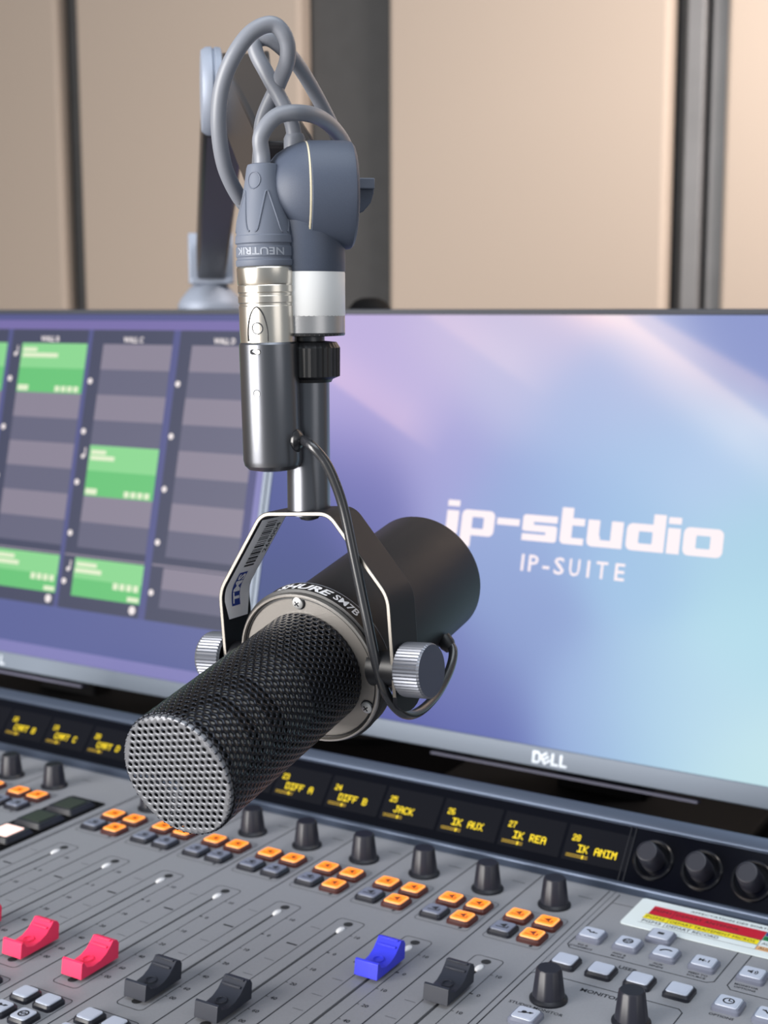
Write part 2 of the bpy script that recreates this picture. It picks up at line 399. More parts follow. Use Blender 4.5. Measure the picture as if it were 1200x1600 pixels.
def button(u, v, kind, ic=None, size=13.4):
    o = button_proto(kind, ic, size)
    if 'free' in o.keys(): del o['free']; o.location = place(u, v); return o
    return copy_to(o, con, place(u, v))
pos = {'TL': (-9.2, -24.9), 'TR': (7.3, -24.9), 'BL': (-9.4, -42.4), 'BR': (7.1, -42.4)}
lit = {1: 'TL TR BR', 2: 'TL TR', 3: 'TL TR', 4: 'TL TR', 5: 'TL TR BR', 6: 'TL TR BR', 7: 'TL TR BR', 8: 'TL TR BR'}
for i, x in enumerate(CH):
    for k, (du, dv) in pos.items(): button(x+du, dv and x*0+dv, 'orange' if k in lit[i+1].split() else 'grey', 'arrow')
for x in LCH[:3]:
    for k, (du, dv) in pos.items(): button(x+du, dv, 'orange' if k[0] == 'T' else 'grey', 'arrow')
for i, x in enumerate(CH[1:7]):
    for du, dv, ic in ((-8.2, -218, None), (6.4, -218, None), (-8, -233.4, 'mute'), (6.4, -233.4, 'pan')): button(x+du, dv, 'white', ic, 11.6)
for u, v, ic in ((32.4, -25.8, 'curve'), (51.8, -26, 'pan'), (71.4, -26.4, 'phone'), (91, -26.6, 'm1'), (114.5, -26, 'speaker'), (133.6, -26, 'speaker'), (62.8, -9.3, 'square'),
                 (113.4, -59.2, 'clock'), (132.2, -60.5, 'curve'), (38.9, -116.6, 'mute')): button(u, v, 'clear', ic)
for u in (32.5, 51.2, 70.6, 90): button(u, -58.9, 'white', None)

# knobs
def knob_proto(r0=7.6, r1=6.0, h=15.6, skirt=8.9):
    mb = MB(); n = 44; prof = [(r0, 2.0), (r1, h-.8), (r1-.7, h)]
    vs = []; fs = []
    for j, (r, z) in enumerate(prof):
        for i in range(n):
            rr = r*(1-.035*(1 if (i % 4) == 0 else 0)) if j < 2 else r
            a = 2*math.pi*i/n; vs.append((rr*math.cos(a), rr*math.sin(a), z))
    for j in range(2):
        for i in range(n): fs.append((j*n+i, j*n+(i+1) % n, (j+1)*n+(i+1) % n, (j+1)*n+i))
    mb.add(vs, fs, 'knob'); mb.add([vs[2*n+i] for i in range(n)], [tuple(range(n))], 'knob_top')
    o = mb.build('rotary_knob', con, angle=50)
    mb = MB(); mb.lathe([(skirt, 0), (skirt, .9), (skirt-.5, 1.5), (r0, 2.2)], (0, 0, 0), KZ, 'black', 36)
    mb.build('knob_skirt', o)
    return o
kp = knob_proto(); first = True
for u, v in [(x, 0) for x in CH]+[(x, -2) for x in LCH[:3]]+[(40, -94.6), (80.3, -94.6)]:
    if first: kp.location = place(u, v); first = False
    else: copy_to(kp, con, place(u, v))
# fader caps
def cap_proto(m, label=None):
    pr = [(-13.4, 1.8), (-12.3, 9.2), (-11.2, 9.7), (-9.2, 6.5), (-5, 5.2), (0, 5.8), (4, 7.6), (7.5, 10.6), (9.2, 12.4), (12.0, 11.6), (13.2, 9.6), (12.4, 2.2)]
    mb = MB(); mb.prism(pr, (0, 0, 0), KY, KZ, KX, -6.4, 6.4, m)
    for k in (0, 1):
        a, b = V(0, 5.6+2.6*k, 9.05+2.55*k), V(0, 6.8+2.6*k, 10.25+2.3*k)
        mb.box((a+b)/2, (10.4, .9, 1.5), m, KX, (b-a).normalized(), KX.cross((b-a).normalized()))
    p = [V(2.6*math.cos(t*math.pi/10), -1.6+2.6*math.sin(t*math.pi/10), 6.0+.24*math.sin(t*math.pi/10)+.15) for t in range(20)]
    mb.tube(p, .3, m, 6, closed=True)
    mb.box((0, 0, .4), (1.1, 9, 5), 'slot')
    o = mb.build('fader_cap', con, bevel=.7, seg=2)
    if label: o['label'] = label
    return o
caps = {'p': cap_proto('cap_pink', 'pink fader cap'), 'b': cap_proto('cap_blue', 'blue fader cap'), 'k': cap_proto('cap_black', 'dark slate fader cap')}
used = set()
for i, c, v in ((1, 'p', -182), (2, 'p', -182), (3, 'p', -181.5), (4, 'p', -181.8), (5, 'k', -182.5), (6, 'k', -180.8), (7, 'b', -110.2), (8, 'k', -114.2)):
    loc = place(CH[i-1]-1.6, v)
    if c in used: copy_to(caps[c], con, loc)
    else: caps[c].location = loc; used.add(c)
mb = MB(); mb.lathe([(1.9, -.2), (1.75, .35), (1.1, .75), (.01, .9)], (0, 0, 0), KZ, 'white', 16)  # white plastic bump at the upper end of each slot
fe = mb.build('fader_end_bump', con); fe.scale = (.95, 1.8, 1.2); fe['label'] = 'small white bump at the end of a fader slot'
for i, x in enumerate(CH+LCH):
    if i == 0: fe.location = place(x-1.5, -84)
    else: copy_to(fe, con, place(x-1.5, -84))

# dark strip of big keys between the fader blocks
mb = MB(); mb.prism(rrect(-338.5, -330, -309.5, -10.5, 1.5), (0, 0, 0), KX, KY, KZ, 0, .8, 'black_soft'); mb.build('key_strip', con, CB)
def bigkey(v, m, label):
    mb = MB(); mb.prism(rrect(-11.5, -11.5, 11.5, 11.5, 1.5), (0, 0, 0), KX, KY, KZ, .8, 3.6, 'btn_dark', taper=.86)
    o = mb.build('square_key', con); o.location = place(-324, v)
    mb = MB(); mb.prism(rrect(-7.5, -7.5, 7.5, 7.5, 1), (0, 0, 0), KX, KY, KZ, 3.4, 4.0, m); c = mb.build('key_window', o); c['label'] = label
for v, m, l in ((-27.5, 'key_off', 'unlit dark green window'), (-54.5, 'key_off', 'unlit dark green window'), (-81.5, 'key_pink', 'lit pale pink window'), (-108.5, 'key_off', 'unlit dark green window'), (-135.5, 'key_off', 'unlit dark green window')): bigkey(v, m, l)

# display bar along the back of the console
T = math.radians(40); DY = V(0, math.sin(T), math.cos(T)); DN = V(0, -math.cos(T), math.sin(T)); DO = V(0, 30, 0)
def dpt(q, h=0): return DO+DY*q+DN*h
pr = [(33, 0), (32.4, 2.8)]
for q, h in ((5.0, 1.2), (6.6, 1.2), (7.4, 0), (39.0, 0), (39.6, 1.2), (41.0, 1.6)):
    p = dpt(q, h); pr.append((p.y, p.z))
p = dpt(47, 1.0); pr += [(p.y, p.z), (p.y+2.5, p.z-1), (p.y+4, p.z-5), (p.y+4, DZ), (33, DZ)]
mb = MB(); mb.prism(pr, (0, 0, 0), KY, KZ, KX, U0, U1, 'rim'); mb.build('display_bar', con, CB, bevel=.5)
mb = MB(); mb.add([V(U0, 0, 0)+dpt(7.4, .15), V(U1, 0, 0)+dpt(7.4, .15), V(U1, 0, 0)+dpt(39, .15), V(U0, 0, 0)+dpt(39, .15)], [(0, 1, 2, 3)], 'glass')
for u in (22.0, 24.9): mb.box(V(u, 0, 0)+dpt(23.2, .4), (.5, 31.4, .6), 'black', KX, DY, DN)
mb.build('display_glass', con, CB)
PIX = {'A': '01110 10001 10001 11111 10001 10001 10001', 'B': '11110 10001 10001 11110 10001 10001 11110', 'C': '01110 10001 10000 10000 10000 10001 01110', 'D': '11110 10001 10001 10001 10001 10001 11110',
 'E': '11111 10000 10000 11110 10000 10000 11111', 'F': '11111 10000 10000 11110 10000 10000 10000', 'I': '11111 00100 00100 00100 00100 00100 11111', 'J': '00111 00010 00010 00010 00010 10010 01100',
 'K': '10001 10010 10100 11000 10100 10010 10001', 'M': '10001 11011 10101 10101 10001 10001 10001', 'N': '10001 11001 10101 10011 10001 10001 10001', 'R': '11110 10001 10001 11110 10100 10010 10001',
 'T': '11111 00100 00100 00100 00100 00100 00100', 'U': '10001 10001 10001 10001 10001 10001 01110', 'X': '10001 01010 00100 00100 00100 01010 10001', '1': '00100 01100 00100 00100 00100 00100 01110', '2': '01110 10001 00001 00110 01000 10000 11111',
 '3': '11110 00001 00001 01110 00001 00001 11110', '4': '00010 00110 01010 10010 11111 00010 00010', '5': '11111 10000 11110 00001 00001 10001 01110', '6': '01110 10000 10000 11110 10001 10001 01110', '7': '11111 00001 00010 00100 00100 00100 00100',
 '8': '01110 10001 10001 01110 10001 10001 01110', '9': '01110 10001 10001 01111 00001 00001 01110', '0': '01110 10001 10001 10001 10001 10001 01110'}
def pixtext(mb, t, u, q, h, wd, m):
    py = h/7; px = wd/(6*len(t)-1)
    for i, ch in enumerate(t):
        if ch == ' ': continue
        for r, row in enumerate(PIX[ch].split()):
            for c, b in enumerate(row):
                if b == '1':
                    x0 = u+(i*6+c)*px-.06; y0 = q+h-(r+1)*py-.04
                    O = V(0, 0, 0)
                    mb.poly([V(a, 0, 0)+dpt(b_, .42) for a, b_ in ((x0, y0), (x0+px+.12, y0), (x0+px+.12, y0+py+.08), (x0, y0+py+.08))], m)
def display(x, num, name, bar=True, off=0.0, seen=True):
    mb = MB(); mb.poly([V(a, 0, 0)+dpt(b, .3) for a, b in ((x-13.5+off, 12.8), (x+24.5+off, 12.8), (x+24.5+off, 33.5), (x-13.5+off, 33.5))], 'oled_bg')
    if num: pixtext(mb, num, x-10+off, 24.4, 3.6, 4.7, 'oled')
    if name: pixtext(mb, name, x-5.4+off, 18.3, 4.3, {4: 13.5, 6: 20.4, 7: 23}.get(len(name), 3.4*len(name)), 'oled')
    for a, b in ((15.0, 15.5), (16.1, 16.6)): mb.poly([V(c, 0, 0)+dpt(d_, .42) for c, d_ in ((x-11.4+off, a), (x+1.6+off, a), (x+1.6+off, b), (x-11.4+off, b))], 'oled_dim')
    mb.poly([V(c, 0, 0)+dpt(d_, .44) for c, d_ in ((x-1.9+off, 14.8), (x-1.0+off, 14.8), (x-1.0+off, 16.8), (x-1.9+off, 16.8))], 'oled')
    mb.build('channel_display', con, CB)
for x, n, t in zip(CH, (None, None, '23', '24', '25', '26', '27', '28'), (None, None, 'DIFF A', 'DIFF B', 'JACK', 'IK AUX', 'IK REA', 'IK ANIM')): display(x, n, t)
for x, t in zip(LCH, ('CART D', 'CART C', 'CART B', 'CART A')): display(x, {'D': '20', 'C': '19', 'B': '18', 'A': '17'}[t[-1]], t, off=2.5)
def encoder(u):
    mb = MB(); O = V(u, 0, 0)+dpt(22.8)
    mb.lathe([(6.6, .2), (5.9, 12.8), (5.4, 13.8), (4.9, 13.9), (4.8, 13.6), (.01, 13.6)], O, DN, 'knob', 36)
    o = mb.build('encoder_knob', con, CB)
    mb = MB(); mb.lathe([(11.2, .2), (11.2, 1.2), (10.3, 1.9), (9.4, 1.4), (9.2, .3)], O, DN, 'enc_ring', 44, cap=False); mb.build('encoder_ring', o, CB)

for u in (38.2, 65.4, 92.6, 119.8): encoder(u)

# paper card lying on the console
cb = (94, 14, .6)
cd = thing('label_card', cb, 'white laminated card with red and yellow rows lying on the console beside the display knobs', 'card')
mb = MB(); mb.prism(rrect(38.2, -3.6, 150, 31.6, 2), (0, 0, 0), KX, KY, KZ, .3, .9, 'card'); mb.build('card_sheet', cd, cb)
mb = MB(); CO = (0, 0, 1.0)
def crect(a, b, c, d_, m, z=1.0): mb.flat([(a, b), (c, b), (c, d_), (a, d_)], (0, 0, z), KX, KY, m)
crect(47.3, 14.0, 107, 24.6, 'c_red'); crect(46.4, 8.0, 106.6, 13.4, 'c_yellow')
crect(107.4, 19.6, 150, 24.4, 'c_blue'); crect(107.4, 14.2, 113, 19.2, 'c_green'); crect(107.2, 2.4, 150, 7.0, 'c_tan')
mb.line([(46.3, 13.7), (107, 13.7)], (0, 0, 1.03), KX, KY, .3, 'ink'); mb.line([(46.3, 7.6), (107, 7.6)], (0, 0, 1.03), KX, KY, .25, 'ink_soft'); mb.line([(46.3, 2.2), (107, 2.2)], (0, 0, 1.03), KX, KY, .25, 'ink_soft')
mb.line([(59.5, 24.6), (59.5, 2.2)], (0, 0, 1.03), KX, KY, .25, 'ink'); mb.line([(107.1, 24.6), (107.1, 2.2)], (0, 0, 1.03), KX, KY, .25, 'ink_soft')
TZ = (0, 0, 1.05)
mb.text('AFFECTATION DES SORTIES CONSOLE', (65.8, 26.6, 1.05), KX, KY, 2.2, 'ink', 'L', 0, 62)
for t, u, v, wd in (('PGM1', 48.2, 18.2, 9.5), ('DEPART ANTENNE', 60.8, 18.2, 33), ('PGM2', 47.6, 9.2, 10), ('DEPART TRAITEMENT MICROS', 60.8, 9.2, 44), ('PGM3', 47.4, 3.6, 10), ('DEPART RECORD', 60.8, 3.6, 27), ('AUX', 108.4, 15.4, 6), ('AUX', 108.4, 9.2, 6), ('AUX', 108.4, 3.4, 6)):
    mb.text(t, (u, v, 1.05), KX, KY, 2.8, 'ink', 'L', 0, wd)
mb.build('printed_table', cd, cb)

# ------------------------------------------------------------------ monitors
MT = math.radians(13.4); MY = V(0, math.sin(MT), math.cos(MT)); MN = V(0, -math.cos(MT), math.sin(MT)); MO = V(0, 185, 0)
def mpt(u, q, h=0): return V(u, 0, 0)+MO+MY*q+MN*h
SEAM = -352.0; MW = 532.0; Q0, Q1 = 19.3, 319.0
def monitor(xc, name, label):
    base = (xc, 330, DZ)
    m = thing('computer_monitor', base, label, 'monitor')
    x0, x1 = xc-MW/2+.4, xc+MW/2-.4
    mb = MB(); ix0, ix1 = x0+4, x1-4
    def bar(a, b, c, d_, h0, h1, mt): mb.box(mpt((a+c)/2, (b+d_)/2, (h0+h1)/2), (c-a, d_-b, h1-h0), mt, KX, MY, MN)
    bar(x0, 5.2, x1, Q0, -14, 1.6, 'mon'); bar(x0, Q1, x1, Q1+4.2, -14, 1.2, 'mon_dark')
    bar(x0, Q0, ix0, Q1, -14, 1.2, 'mon'); bar(ix1, Q0, x1, Q1, -14, 1.2, 'mon')
    mb.build('frame', m, base, bevel=.7)
    mb = MB(); mb.box(mpt(xc, 165, -22), (MW-30, 290, 16), 'mon_dark', KX, MY, MN); mb.build('rear_cover', m, base, bevel=5)
    mb = MB(); mb.box(mpt(xc+4, 1.6, -3), (196, 1.8, 8), 'mon_lip', KX, MY, MN); mb.build('lower_lip', m, base)
    mb = MB(); p = mpt(xc, 150, -30); mb.box((xc, p.y+34, (p.z+DZ)/2), (70, 24, p.z-DZ), 'black_soft'); mb.box((xc, p.y+12, p.z), (60, 30, 60), 'black_soft')
    mb.box((xc, p.y+10, DZ+5), (240, 150, 10), 'black_soft'); mb.build('stand', m, base, bevel=3)
    mb = MB(); lg = xc-14 if False else xc-2.0
    X0 = lg-13; hh = 8.2; q = 7.8; H = 1.75
    def lr(a, b, c, d_): mb.poly([mpt(X0+a, q+b, H), mpt(X0+c, q+b, H), mpt(X0+c, q+d_, H), mpt(X0+a, q+d_, H)], 'logo')
    lr(0, 0, 1.8, hh); lr(1.8, 0, 4.4, 1.6); lr(1.8, hh-1.6, 4.4, hh)
    for (a, b), (c, d_) in (((4.4, 0), (6.2, 1.8)), ((6.2, hh-1.8), (4.4, hh))): mb.poly([mpt(X0+4.4, q+b, H), mpt(X0+max(a, c), q+(d_ if b == 0 else b), H), mpt(X0+4.4, q+(d_ if b == 0 else hh), H)], 'logo')
    lr(4.6, 1.8, 6.2, hh-1.8)
    ca, sa = math.cos(.62), math.sin(.62); ec = (9.6, hh/2)
    for a, b, c, d_ in ((-3, -3.4, -1.4, 3.4), (-1.4, -3.4, 3, -1.9), (-1.4, -.7, 3, .7), (-1.4, 1.9, 3, 3.4)):
        mb.poly([mpt(X0+ec[0]+x*ca-y*sa, q+ec[1]+x*sa+y*ca, H) for x, y in ((a, b), (c, b), (c, d_), (a, d_))], 'logo')
    for k in (14, 20.2): lr(k, 0, k+1.8, hh); lr(k+1.8, 0, k+5.4, 1.7)
    mb.build('maker_logo', m, base)
    return m, base, ix0, ix1
mL, bL, lx0, lx1 = monitor(SEAM-MW/2, 'left', 'monitor showing green and grey playlist columns, behind the microphone cage')
mR, bR, rx0, rx1 = monitor(SEAM+MW/2, 'right', 'monitor showing a blue and lilac wallpaper with big white lettering')

# wallpaper on the right screen: colour field between sampled points, plus soft streaks
PTS = [((-284, 305), (190, 175, 222)), ((-206, 305), (203, 192, 226)), ((-130, 313), (210, 198, 226)), ((22, 317), (140, 152, 205)), ((-277, 255), (182, 170, 222)), ((-272, 217), (140, 135, 198)), ((-267, 183), (102, 106, 172)), ((-231, 247), (186, 176, 222)), ((-194, 211), (160, 160, 214)), ((-150, 269), (190, 190, 226)), ((-98, 248), (168, 186, 226)), ((-49, 228), (165, 195, 230)), ((-3, 213), (178, 202, 235)), ((-139, 187), (148, 168, 216)), ((-90, 181), (153, 183, 225)), ((-41, 159), (158, 194, 228)), ((24, 165), (170, 210, 230)), ((-132, 133), (140, 160, 210)), ((-127, 89), (134, 155, 205)), ((-174, 60), (106, 116, 178)), ((-201, 28), (86, 92, 162)), ((-140, 33), (95, 106, 174)), ((-74, 52), (150, 176, 220)), ((-29, 58), (168, 203, 230)), ((14, 56), (182, 216, 235)), ((54, 30), (197, 230, 236)), ((46, 110), (180, 220, 235)), ((-317, 125), (74, 84, 142)), ((-335, 163), (82, 92, 152)), ((-324, 89), (70, 85, 132)), ((-248, 286), (192, 178, 222)), ((-54, 272), (186, 192, 228)), ((150, 60), (200, 232, 238)), ((150, 200), (180, 210, 235)), ((150, 300), (140, 155, 208))]
ST = [((-296, 265), (-214, 222), 24, 2.5, 24), ((-213, 315), (-129, 267), 12, 4, 20), ((-59, 320), (60, 258), 34, 20, 3.5), ((-40, 297), (70, 226), 24, 9, 3), ((-76, 307), (60, 212), 24, 16, 12)]
def wall_col(u, q):
    sw = 0; c = [0, 0, 0]
    for (a, b), col in PTS:
        d2 = ((u-a)**2+(q-b)**2)/(38.0**2); k = math.exp(-d2)+1e-5/(1+d2)
        sw += k; c = [c[i]+k*col[i] for i in range(3)]
    c = [x/sw for x in c]
    for a, b, amp, w0, w1 in ST:
        dx, dy = b[0]-a[0], b[1]-a[1]; l = math.hypot(dx, dy); t = ((u-a[0])*dx+(q-a[1])*dy)/(l*l); dist = ((u-a[0])*(-dy)+(q-a[1])*dx)/l
        e = amp*math.exp(-(dist/(w0 if dist < 0 else w1))**2)
        e *= max(0, min(1, (1.15-t)/.45))
        c = [c[0]+e*1.0, c[1]+e*.62, c[2]+e*.22]
    return [min(250, x) for x in c]
NX, NY = 230, 130
mb = MB(); vs = []; cols = []
for j in range(NY+1):
    for i in range(NX+1):
        u = rx0+(rx1-rx0)*i/NX; q = Q0+(Q1-Q0)*j/NY; vs.append(mpt(u, q, .2)); cols.append(wall_col(u, q))
mb.add(vs, [(j*(NX+1)+i, j*(NX+1)+i+1, (j+1)*(NX+1)+i+1, (j+1)*(NX+1)+i) for j in range(NY) for i in range(NX)], 'wallpaper')
scr = mb.build('screen', mR, bR); scr['label'] = 'lit screen with blue and lilac wallpaper'
at = scr.data.attributes.new('picture', 'FLOAT_COLOR', 'POINT')
at.data.foreach_set('color', [x for c in cols for x in L3(c)])
# lettering on the right screen
mb = MB(); H = .5
HH = [H]
def pr_(pts, m='glogo'):
    HH[0] += .004; mb.poly([mpt(a, b, HH[0]) for a, b in pts], m)
def rc(a, b, c, d_, r=0.0): pr_(rrect(a, b, c, d_, r) if r else [(a, b), (c, b), (c, d_), (a, d_)])
def ringl(x0, y0, x1, y1, sx, sy, r=4):
    o_ = rrect(x0, y0, x1, y1, r); i_ = rrect(x0+sx, y0+sy, x1-sx, y1-sy, max(.8, r-min(sx, sy))); n = len(o_)
    for k in range(n): pr_([o_[k], o_[(k+1) % n], i_[(k+1) % n], i_[k]])
B0, X1 = 158.8, 177.0
rc(-189.3, 178.6, -179.6, 183); rc(-189.3, B0, -179.6, 175.6)
ringl(-177, B0, -150.6, X1, 8.6, 5); rc(-177, 150.5, -168.4, 168)
rc(-148.6, 168.2, -131, 173)
rc(-126, 172.2, -102.4, X1); rc(-128.6, 166, -120, 174.4); rc(-128.6, 172, -122, X1, 2.2); rc(-128.6, 165.4, -122, 170.2, 2.2); rc(-126, 165.4, -105, 170.2)
rc(-110.6, 161, -102, 168.6); rc(-108, 165.4, -102, 170.2, 2.2); rc(-108, B0, -102, 163.6, 2.2); rc(-128.4, B0, -105, 163.6)
rc(-99.6, 162, -91, 184); rc(-99.6, 172, -82, X1); ringl(-99.6, B0, -82, 175, 8.6, 4.8, 3.4) if False else rc(-96, B0, -82, 163.4); rc(-99.6, B0, -92, 166, 3.2)
rc(-79.6, 162, -71, X1); rc(-62.6, B0, -54, X1); rc(-76, B0, -58, 163.6); rc(-79.6, B0, -70, 168, 3.6)
ringl(-51.4, B0, -24.6, X1, 8.6, 5); rc(-33.2, B0, -24.6, 184)
rc(-22.8, B0, -14, 175.8); rc(-22.8, 178.6, -14, 183)
ringl(-11.8, B0, 15, X1+.4, 8.6, 5)
for ch, a0, a1 in (('I', 0, 2), ('P', 5.6, 13), ('-', 16.4, 21.6), ('S', 25, 32.6), ('U', 36.4, 44.2), ('I', 49.4, 51.4), ('T', 56, 64.4), ('E', 69.6, 76.6)):
    mb.text(ch, None, None, None, 11.6, 'glogo', 'L', .012, a1-a0, fn=lambda a, b: mpt(-126.4+a0+a, 137.6+b, H))
lt = mb.build('screen_lettering', mR, bR); lt['label'] = 'white ip-studio wording on the lit screen'

# playlist picture on the left screen
mb = MB()
def sr(a, b, c, d_, m, h=.2): mb.poly([mpt(a, b, h), mpt(c, b, h), mpt(c, d_, h), mpt(a, d_, h)], m)
sr(lx0, Q0, lx1, Q1, 'gbg'); sr(lx0, 305.5, lx1, 313.6, 'gpurple', .25); sr(lx0, 29.5, lx1, 64.5, 'glow', .25); sr(lx0, Q0, lx1, 29.5, 'glilac', .25)
sr(-371, 29.5, -363, 305.5, 'gsep', .25); sr(-363, 22, lx1, 313.6, 'glilac', .26)
cols_ = [-832.5, -735.5, -638.5, -541.8, -444.6]
R8 = [293, 271, 249, 227, 205.3, 183.6, 161.8, 139.4, 117.5]
green = {(2, 0), (3, 2), (1, 0), (0, 0)}
mb_txt = []
for ci, x in enumerate(cols_):
    wd = 78.2 if ci < 3 else (76.4 if ci == 3 else 73.8)
    sr(x-13.5, 64.5, x+wd, 305.5, 'gdark', .3)
    for j in range(0, 8, 2):
        gr = (ci, j//2) in {(2, 0), (3, 1), (1, 0), (0, 0)} or (ci == 3 and j == 4)
        gr = (ci, j) in {(2, 0), (1, 0), (0, 0), (3, 4)}
        sr(x, R8[j+1], x+wd, R8[j], 'gg1' if gr else 'gband1', .35); sr(x, R8[j+2], x+wd, R8[j+1], 'gg2' if gr else 'gband2', .35)
        if gr:
            sr(x+2, R8[j]-7.6, x+19, R8[j]-4, 'ggtxt', .4); sr(x+2, R8[j]-12.6, x+(45 if ci != 3 else 29), R8[j]-8.8, 'ggtxt', .4)
            sr(x+1, R8[j+2]+1.4, x+14, R8[j+2]+6.4, 'ggtxt', .4)
            for k in range(4): sr(x+wd-32+k*7.4, R8[j+2]+1.2, x+wd-26.4+k*7.4, R8[j+2]+6.2, 'ggtxt', .4)
            mb.poly([mpt(x-7+1.9*math.cos(a), R8[j]-10+1.9*math.sin(a), .4) for a in [k*.628 for k in range(10)]], 'gtxt'); sr(x-5.6, R8[j]-10, x-4.4, R8[j]-2.4, 'gtxt', .4)
    for q in (260.6, 216.8, 172.8, 128.8, 87.4):
        mb.poly([mpt(x-10+2.6*math.cos(a), q+2.6*math.sin(a), .4) for a in [k*.45 for k in range(14)]], 'gtxt')
    sr(x-12.5, 109.6, x+wd, 111.2, 'gband1', .36)
    gr = ci in (0, 1, 2, 3)
    sr(x, 91.2, x+wd, 108.6, 'gg1' if gr else 'gband1', .35); sr(x, 76, x+wd, 91.2, 'gg2' if gr else 'gband2', .35)
    if gr:
        sr(x+2, 101.4, x+25, 105, 'ggtxt', .4); sr(x+1, 96, x+31, 99.8, 'ggtxt', .4)
        for k in range(4): sr(x+wd-31+k*7.4, 85.6, x+wd-25.4+k*7.4, 91, 'ggtxt', .4)
        sr(x+wd-14, 77.4, x+wd-1.4, 81.2, 'ggtxt', .4)
        mb.poly([mpt(x+wd-7+3.6*math.cos(a), 70.6+3.6*math.sin(a), .4) for a in [k*.45 for k in range(14)]], 'gtxt')
        mb.poly([mpt(x-7+1.9*math.cos(a), 98+1.9*math.sin(a), .4) for a in [k*.628 for k in range(10)]], 'gtxt'); sr(x-5.6, 98, x-4.4, 105.6, 'gtxt', .4)
    mb.text('WALL '+'?ZABCD'[ci+1] if ci else 'WALL', None, None, None, 4.6, 'gtxt', 'L', .03, 22, fn=lambda a, b, x=x: mpt(x+22+a, 294.8+b, .4))
scr = mb.build('screen', mL, bL); scr['label'] = 'lit screen with green and grey playlist tiles'

# ------------------------------------------------------------------ studio microphone
c0 = V(-27.1, -186.48, 169.88)
ma = V(-0.01417305, 0.97438559, 0.22443675); mh = V(0.99686714, -0.00369832, 0.07900773); mw = V(-0.07781404, -0.2248534, 0.97128056)
ya = V(0.00370992, 0.99999312, 0); wa = mh.cross(ya)
PV = c0+ma*(-2.08)
mic = thing('studio_microphone', tuple(PV), 'black broadcast microphone with a perforated steel cage, hanging in its metal yoke', 'microphone')
B_ = tuple(PV)
def mp(s, h, w_): return c0+ma*s+mh*h+mw*w_
mb = MB()
mb.lathe([(29.5, 9), (29.5, 97), (28.6, 99.2), (26.5, 99.8), (25.8, 98.5), (.01, 98.5)], c0, ma, 'mic', 72)
mb.lathe([(31, -2.4), (33.0, -2.0), (33.2, -.9), (34.5, -.5), (34.5, .1), (34.2, .4), (34.2, 7.0), (33.6, 7.8), (31.5, 9.4), (28, 9.4)], c0, ma, 'mic_dark', 72, cap=False)
mb.build('body', mic, B_)
mb = MB(); mb.lathe([(22, -1.8), (31.8, -1.8), (31.8, -.4)], c0, ma, 'plate', 72, cap=False); mb.build('face_plate', mic, B_)
mb = MB(); mb.lathe([(31.8, -1.5), (31.9, -3.0), (32.3, -3.5), (32.9, -3.5), (33.3, -3.1), (33.4, -1.4)], c0, ma, 'rimmetal', 72, cap=False); mb.build('rim', mic, B_)
for k in range(3):
    t = math.radians(86.8-120*k); p = mp(-2.2, 29.3*math.cos(t), 29.3*math.sin(t))
    mb = MB(); mb.lathe([(2.5, .3), (2.5, -.7), (1.7, -1.25), (.01, -1.4)], p, ma, 'chrome', 18)
    mb.box(p-ma*1.42, (2.6, .5, .12), 'ink', (mh+mw*.6).normalized(), (mw-mh*.6).normalized(), ma); mb.box(p-ma*1.42, (2.6, .5, .12), 'ink', (mw-mh*.6).normalized(), (mh+mw*.6).normalized(), ma)
    mb.lathe([(2.6, .28), (3.1, .24), (3.1, .1)], p, ma, 'ink', 18, cap=False)
    mb.build('face_screw', mic, B_)
# lettering around the band
mb = MB()
def band(a0, s0, rr, shear=0.0):
    def fn(x, y):
        t = math.radians(a0)-(x+shear*y)/rr; s_ = s0-y
        return c0+ma*s_+(mh*math.cos(t)+mw*math.sin(t))*rr
    return fn
def band2(a0, s0, rr, shear=0.0):
    def fn(x, y):
        t = math.radians(a0)-(x+shear*y)/rr
        return c0+ma*(s0+y)+(mh*math.cos(t)+mw*math.sin(t))*rr
    return fn
mb.text('SHURE', None, None, None, 4.3, 'sticker', 'C', .035, 25, fn=band2(87, .9, 34.32, .3))
mb.text('SM7B', None, None, None, 3.5, 'sticker', 'C', .02, 12.5, fn=band2(51.5, 1.5, 34.32))
mb.lathe([(34.28, 6.5), (34.28, 6.85)], c0, ma, 'boot_hi', 72, cap=False)
mb.build('band_lettering', mic, B_)
